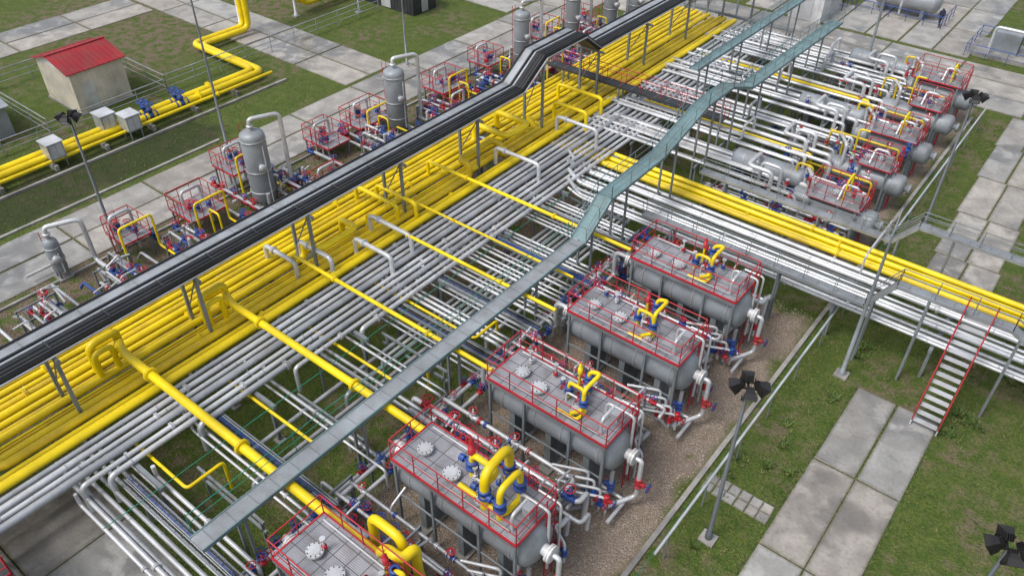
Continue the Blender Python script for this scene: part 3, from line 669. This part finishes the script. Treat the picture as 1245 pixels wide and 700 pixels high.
# ------------------------------------------------------------------ left yellow mains, boxes, shed
for dx,r in((0,.25),(-.75,.25),(.75,.12)):
    pipe("yellow_gas_main",[(-52+dx,-8,.6),(-52+dx,34.2+dx*.4,.6)]+([(-60+dx,34.2+dx*.4,.6),(-60+dx,39,.6),(-60+dx,39,4.6),(-60+dx,45,4.6),(-60+dx,45,1),(-60+dx,75,1)] if dx!=.75 else []),r,YEL,bend=.7,n=14,fl=[((-52+dx,R.uniform(8,14),.6),(0,1,0)),((-52+dx,R.uniform(28,31),.6),(0,1,0))])
for y in[-4+3.5*i for i in range(11)]:
    b=MB("pipe_support");b.box(-53.1,-50.9,y-.12,y+.12,-.02,.36,CON2);b.done()
b=MB("concrete_kerb_channel");b.box(-50.4,-50.2,2,35,-.02,.16,CON2);b.box(-46.4,-46.2,2,26,-.02,.1,CON2);b.done()
for x,y in((-51.6,17.4),(-52.6,21.6),(-51.2,22.6)):
    E=empty("electrical_cabinet");b=MB("cabinet_body");b.box(x-.55,x+.55,y-.5,y+.5,.7,1.75,SIL2);b.box(x-.62,x+.62,y-.57,y+.57,1.75,1.82,SIL);b.box(x+.55,x+.57,y-.4,y-.02,.8,1.65,SIL);b.box(x+.55,x+.57,y+.02,y+.4,.8,1.65,SIL)
    for s in(-.45,.45):
        for q in(-.4,.4):b.beam((x+s,y+q,0),(x+s,y+q,.7),.07,.07,STL)
    b.done(E)
for y in(24.5,27):valve((-52,y,.6),math.pi/2,2,1.9);valve((-52.75,y,.6),math.pi/2,2,1.9)
E=empty("red_roof_shed");b=MB("walls")
x0,x1,y0,y1=-61.6,-57.0,22.0,26.0;H=3.1
b.box(x0,x1,y0,y1,.15,H,BEI)
b.add([(x0,y0,H),(x1,y0,H),((x0+x1)/2,y0,H+.7),(x0,y1,H),(x1,y1,H),((x0+x1)/2,y1,H+.7)],[(0,1,2),(3,5,4)],WHT)
b.box(x0-.1,x1+.1,y0-.1,y1+.1,-.02,.15,CON2)
x=x0+.3
while x<x1-.1:b.box(x,x+.04,y0-.02,y0-.002,.2,H-.02,WHT);x+=.35
y=y0+.3
while y<y1-.1:b.box(x1+.002,x1+.02,y,y+.04,.2,H-.02,WHT);y+=.35
b.done(E);b=MB("roof");xm=(x0+x1)/2
for s,xe in((-1,x0-.25),(1,x1+.25)):
    b.beam((xm,(y0+y1)/2,H+.78),(xe,(y0+y1)/2,H+.02),y1-y0+.5,.06,ROOF)
    y=y0-.1
    while y<y1+.2:b.beam((xm,y,H+.83),(xe,y,H+.07),.05,.04,ROOF);y+=.38
b.box(xm-.12,xm+.12,y0-.25,y1+.25,H+.8,H+.87,ROOF)
b.done(E);b=MB("door");b.box(x1+.021,x1+.05,y0+.6,y0+1.5,.2,2.2,SIL);b.done(E)
E=empty("grey_equipment_hut");b=MB("walls");b.box(-62.5,-57.8,13.4,17.6,0,2.2,GRY);b.beam((-60.2,15.5,2.75),(-57.5,15.5,2.2),4.6,.08,SIL2);b.beam((-60.2,15.5,2.75),(-62.8,15.5,2.2),4.6,.08,SIL2);b.box(-57.79,-57.75,14.6,15.6,.1,2,SIL);b.done(E)
def fence(pts,h=1.1,name="pipe_railing_fence",m=SIL2,step=2.5):
    b=MB(name);b.rail(pts,h,m,False,None,step,.035,3);b.done()
fence([(-55.5,6,0),(-55.5,28,0)]);fence([(-66,19,0),(-55.5,19,0)],1.4);fence([(-66,28,0),(-55.5,28,0)],1.4);fence([(-66,10,0),(-66,28,0)],1.4);fence([(-55.5,28,0),(-55.5,50,0)],1.4)
b=MB("post_mounted_pipe");b.tube([(-6.1,16,1.5),(-6.1,36,1.5),(-6.1,36,3.2),(-6.1,40,3.2),(-6.1,40,1.5),(-6.1,61,1.5)],.055,SIL,bend=.2)
for y in list(range(17,36,3))+list(range(42,61,3)):b.tube([(-6.1,y,0),(-6.1,y,1.5)],.035,STL,n=6)
b.done()
b=MB("green_guard_line");b.tube([(-6.4,10,.5),(-6.4,60,.5)],.015,GRN,n=4)
for y in range(11,60,4):b.tube([(-6.4,y,0),(-6.4,y,.8)],.02,GRN,n=4)
b.done()
# ------------------------------------------------------------------ lamps & masts
def lamp(x,y,h,yaw=0):
    E=empty("floodlight_mast");b=MB("pole")
    b.lathe((x,y,0),(0,0,1),[(0,.14),(.4,.14),(.42,.09),(h,.06),(h,.001)],POLE,12);b.box(x-.3,x+.3,y-.3,y+.3,-.02,.08,CON2)
    b.done(E);b=MB("lamp_heads")
    b.tube([(x-.42*math.cos(yaw),y-.42*math.sin(yaw),h),(x+.42*math.cos(yaw),y+.42*math.sin(yaw),h)],.04,BLK)
    b.tube([(x+.42*math.sin(yaw),y-.42*math.cos(yaw),h-.02),(x-.42*math.sin(yaw),y+.42*math.cos(yaw),h-.02)],.04,BLK)
    for k in range(4):
        a=yaw+k*math.pi/2;c=V(x+.42*math.cos(a),y+.42*math.sin(a),h+.08);d=V(math.cos(a),math.sin(a),-.75).normalized()
        s=Vector((-math.sin(a),math.cos(a),0));u=d.cross(s)
        vs=[c+d*t+s*i*w+u*j*w for t,w in((-.2,.1),(-.05,.17),(.14,.21)) for i,j in((-1,-1),(1,-1),(1,1),(-1,1))]
        b.add(vs,[(3,2,1,0),(0,1,5,4),(1,2,6,5),(2,3,7,6),(3,0,4,7),(4,5,9,8),(5,6,10,9),(6,7,11,10),(7,4,8,11),(8,9,10,11)],BLK)
        q=[c+d*.145+s*i*.18+u*j*.18 for i,j in((-1,-1),(1,-1),(1,1),(-1,1))];b.add(q,[(0,1,2,3)],GLS)
        for f in(-.09,-.03,.03,.09):b.beam(c-d*.3+s*f,c-d*.1+s*f,.015,.2,BLK)
        b.tube([c+s*.24,c+s*.24-V(0,0,.22),c-s*.24-V(0,0,.22),c-s*.24],.02,BLK,n=5)
    b.done(E)
lamp(-5.2,18.8,8.3,.5);lamp(-5.3,45.8,8.2,.3);lamp(-41.2,15.2,7.6,.7);lamp(2.8,18.0,8,.4)
def mast(x,y,h,r=.07,m=STL):
    b=MB("lightning_mast");b.lathe((x,y,0),(0,0,1),[(0,r*2),(.3,r*2),(.3,r*1.3),(h*.5,r),(h*.8,r*.7),(h,r*.25),(h,.001)],m,10);b.box(x-.3,x+.3,y-.3,y+.3,-.02,.1,CON2);b.done()
mast(-41.5,23.7,14);mast(-4.5,30.7,9.4,.08);mast(-15.5,63.8,12,.09);mast(-44.9,42.9,8);mast(-56.6,48.6,9);mast(-60.9,38.8,7,.09,WHT);mast(-60.3,44.3,7,.09,WHT);mast(-29.8,62,10)
# ------------------------------------------------------------------ background equipment
def hut(name,x,y,w,l,h,m,rm):
    E=empty(name);b=MB("walls");b.box(x-w/2,x+w/2,y-l/2,y+l/2,0,h,m);b.box(x+w/2+.001,x+w/2+.04,y-.4,y+.4,.1,2,SIL);b.box(x-.6,x+.6,y-l/2-.04,y-l/2-.001,.1,2.1,SIL)
    for k in range(int(w/.4)):
        xx=x-w/2+.2+.4*k
        if abs(xx-x)>.7:b.box(xx,xx+.04,y-l/2-.03,y-l/2-.002,.05,h-.05,m)
    b.done(E)
    b=MB("roof");b.box(x-w/2-.15,x+w/2+.15,y-l/2-.15,y+l/2+.15,h,h+.12,rm);b.done(E)
hut("equipment_container",-55.5,52.5,7,3,2.6,DK2,GRY);hut("equipment_container",-65,53,6,3,2.6,DK2,RUST);hut("equipment_container",-72,56,4,7,2.6,DK2,GRY)
hut("equipment_container",-24,75,3,5,2.4,WHT,SIL2)
def htank(x,y):
    E=empty("horizontal_storage_tank");b=MB("shell")
    b.lathe((x,y,1.6),(1,0,0),[(0,.001),(.1,.5),(.35,.9),(.6,1.05),(5.4,1.05),(5.65,.9),(5.9,.5),(6,.001)],SIL2,20)
    for q in(x+1.2,x+4.7):b.box(q-.15,q+.15,y-.8,y+.8,0,1.2,STL)
    b.tube([(x+3,y,2.6),(x+3,y,3.3),(x+3,y-1.8,3.3),(x+3,y-1.8,.5)],.1,SIL,bend=.3)
    b.rail([(x-.8,y-2,0),(x+6.8,y-2,0),(x+6.8,y+2,0)],1.1,BLU,False,None,1.5,.03,2)
    b.done(E)
htank(-29,79);htank(-20.5,80)
E=empty("pump_skid");b=MB("skid");b.box(-10,-3,74,78,0,.3,CON2);b.box(-9,-7,75.2,76.8,.3,1.9,GRY);b.lathe((-6.6,76,1.3),(1,0,0),[(0,.001),(.1,.5),(.3,.75),(2.6,.75),(2.8,.5),(2.9,.001)],GRY,16);b.tube([(-9,74.5,.3),(-9,74.5,2.5),(-4,74.5,2.5),(-4,74.5,.4)],.12,SIL,bend=.3)
for x in(-8.5,-6,-4.5):b.tube([(x,77.4,.3),(x,77.4,1.6),(x+1,77.4,1.6)],.09,SIL,bend=.2);vlv(b,(x,77.4,1.0),.17,BLU)
b.rail([(-10.5,73.4,0),(-2.5,73.4,0),(-2.5,78.5,0),(-10.5,78.5,0)],1.1,BLU,True,None,1.5,.025,2);b.done(E)
def person(x,y,ang):
    me=bpy.data.meshes.new("body")
    P=[(0,0,.95),(0,0,1.2),(0,0,1.42),(0,0,1.52),(0,0,1.68),(.1,0,.88),(.11,.12,.5),(.11,.02,.08),(.11,.16,.03),(-.1,0,.88),(-.11,-.1,.5),(-.11,-.28,.1),(-.11,-.16,.04),(.2,0,1.42),(.25,-.08,1.14),(.24,.06,.9),(-.2,0,1.42),(-.25,.06,1.14),(-.24,.2,.93)]
    Eg=[(0,1),(1,2),(2,3),(3,4),(0,5),(5,6),(6,7),(7,8),(0,9),(9,10),(10,11),(11,12),(2,13),(13,14),(14,15),(2,16),(16,17),(17,18)]
    rd=[.15,.15,.15,.06,.105,.1,.07,.05,.045,.1,.07,.05,.045,.07,.05,.035,.07,.05,.035]
    me.from_pydata(P,Eg,[]);o=bpy.data.objects.new("walking_person",me);COL.objects.link(o);me.materials.append(JKT)
    m=o.modifiers.new("s","SKIN")
    for i,v in enumerate(me.skin_vertices[0].data):v.radius=(rd[i],rd[i])
    me.skin_vertices[0].data[0].use_root=True
    o.modifiers.new("d","SUBSURF").levels=1
    o.location=(x,y,.06);o.rotation_euler=(0,0,ang)
person(-14,78.5,.8)
# ------------------------------------------------------------------ grass tufts & weeds
b=MB("grass_tufts")
TM=[paint(nm,c,.7,0,.2,(.1,.09,.03)) for nm,c in(("grass_blade_a",(.08,.15,.02)),("grass_blade_b",(.16,.20,.05)),("grass_blade_c",(.04,.085,.012)),("grass_blade_dry",(.20,.17,.08)))]
for m in TM:b.m(m)
def tuft(x,y,s,m,nb=3):
    a=R.uniform(0,6.28);vs=[];fs=[]
    for k in range(nb):
        aa=a+k*6.283/nb;dx,dy=math.cos(aa),math.sin(aa);o=len(vs);q=s*R.uniform(.7,1.2)
        vs+=[(x-dy*s*.3,y+dx*s*.3,0),(x+dy*s*.3,y-dx*s*.3,0),(x+dx*q*1.1,y+dy*q*1.1,q*1.1)];fs.append((o,o+1,o+2))
    b.add(vs,fs,TM[m])
zones=[(-6.6,-3.7,14,62,5000),(.1,9,22,60,9000),(-22,-17,5,33,3000),(-6.6,3,31,38.5,2500),(-51,-46,8,36,2000),(-58,-53.5,8,36,2000)]
for x0,x1,y0,y1,n in zones:
    for i in range(n):
        x=R.uniform(x0,x1);y=R.uniform(y0,y1);s=R.uniform(.03,.085)*(1.7 if R.random()<.05 else 1)
        if math.sin(x*1.7+y*.6)+math.sin(y*1.3-x*.4)+R.uniform(-1,1)<-.4:continue
        tuft(x,y,s,R.choice([0,0,1,2,3]))
for xe in(-3.62,-1.78,.07):
    for i in range(700 if xe!=-1.78 else 250):
        tuft(xe+R.gauss(0,.05),R.uniform(14,30.4),R.uniform(.03,.08),R.choice([0,1,2]))
for i in range(420):
    tuft(-6.75+R.gauss(0,.08),R.uniform(12,60),R.uniform(.05,.12),R.choice([0,1,2]))
for cx,cy,rad,n in[(R.uniform(.5,8),R.uniform(24,44),R.uniform(.2,.6),40) for _ in range(26)]+[(R.uniform(-6.4,-3.9),R.uniform(16,56),R.uniform(.15,.35),25) for _ in range(16)]+[(3.4,40,.9,260),(4.4,41.5,1.0,260)]:
    for i in range(n):tuft(cx+R.gauss(0,rad*.5),cy+R.gauss(0,rad*.5),R.uniform(.08,.2)*(1.5 if n>100 else 1),R.choice([0,0,1,2]),4)
b.done()
b=MB("loose_gravel_stones")
SM=[paint("stone_a",(.45,.39,.33),.85,0,.3),paint("stone_b",(.25,.205,.17),.85,0,.3)]
for i in range(5200):
    x=R.uniform(-11.5,-7.1);y=R.uniform(8,34);s=R.uniform(.02,.05);o=[(x+R.uniform(-s,s)*.3+s*math.cos(a),y+s*math.sin(a)*R.uniform(.7,1.1),0) for a in(0,1.57,3.14,4.71)]
    b.add(o+[(x,y,s*.8)],[(0,1,4),(1,2,4),(2,3,4),(3,0,4)],SM[i%2])
b.done()
# ------------------------------------------------------------------ light, world, camera
w=bpy.data.worlds.new("World");S.world=w;w.use_nodes=True;N=w.node_tree.nodes;L=w.node_tree.links
sky=N.new("ShaderNodeTexSky");sky.sky_type='NISHITA';sky.sun_disc=False;sky.sun_elevation=math.radians(58);sky.sun_rotation=math.radians(200);sky.dust_density=4;sky.air_density=1
hs=N.new("ShaderNodeHueSaturation");hs.inputs["Saturation"].default_value=.5;hs.inputs["Value"].default_value=1.25
L.new(sky.outputs[0],hs.inputs["Color"]);L.new(hs.outputs[0],N["Background"].inputs[0]);N["Background"].inputs[1].default_value=.15
sl=bpy.data.lights.new("sun","SUN");sl.energy=1.5;sl.angle=math.radians(18);sl.color=(1,.97,.92)
so=bpy.data.objects.new("sun",sl);COL.objects.link(so)
el=math.radians(58);az=math.radians(200)
d=V(math.sin(az)*math.cos(el),math.cos(az)*math.cos(el),math.sin(el));so.rotation_euler=d.to_track_quat('Z','Y').to_euler()
yaw,pit,rol=math.radians(38.4),math.radians(39.11),math.radians(.29)
F=V(-math.sin(yaw)*math.cos(pit),math.cos(yaw)*math.cos(pit),-math.sin(pit));R0=V(math.cos(yaw),math.sin(yaw),0);U0=R0.cross(F)
Rv=R0*math.cos(rol)+U0*math.sin(rol);Uv=-R0*math.sin(rol)+U0*math.cos(rol)
cd=bpy.data.cameras.new("camera");co=bpy.data.objects.new("camera",cd);COL.objects.link(co)
M=Matrix.Identity(4)
for i in range(3):M[i][0]=Rv[i];M[i][1]=Uv[i];M[i][2]=-F[i]
M[2][3]=27;co.matrix_world=M;cd.sensor_width=36;cd.lens=976.3*36/1245;cd.clip_end=3000
S.camera=co
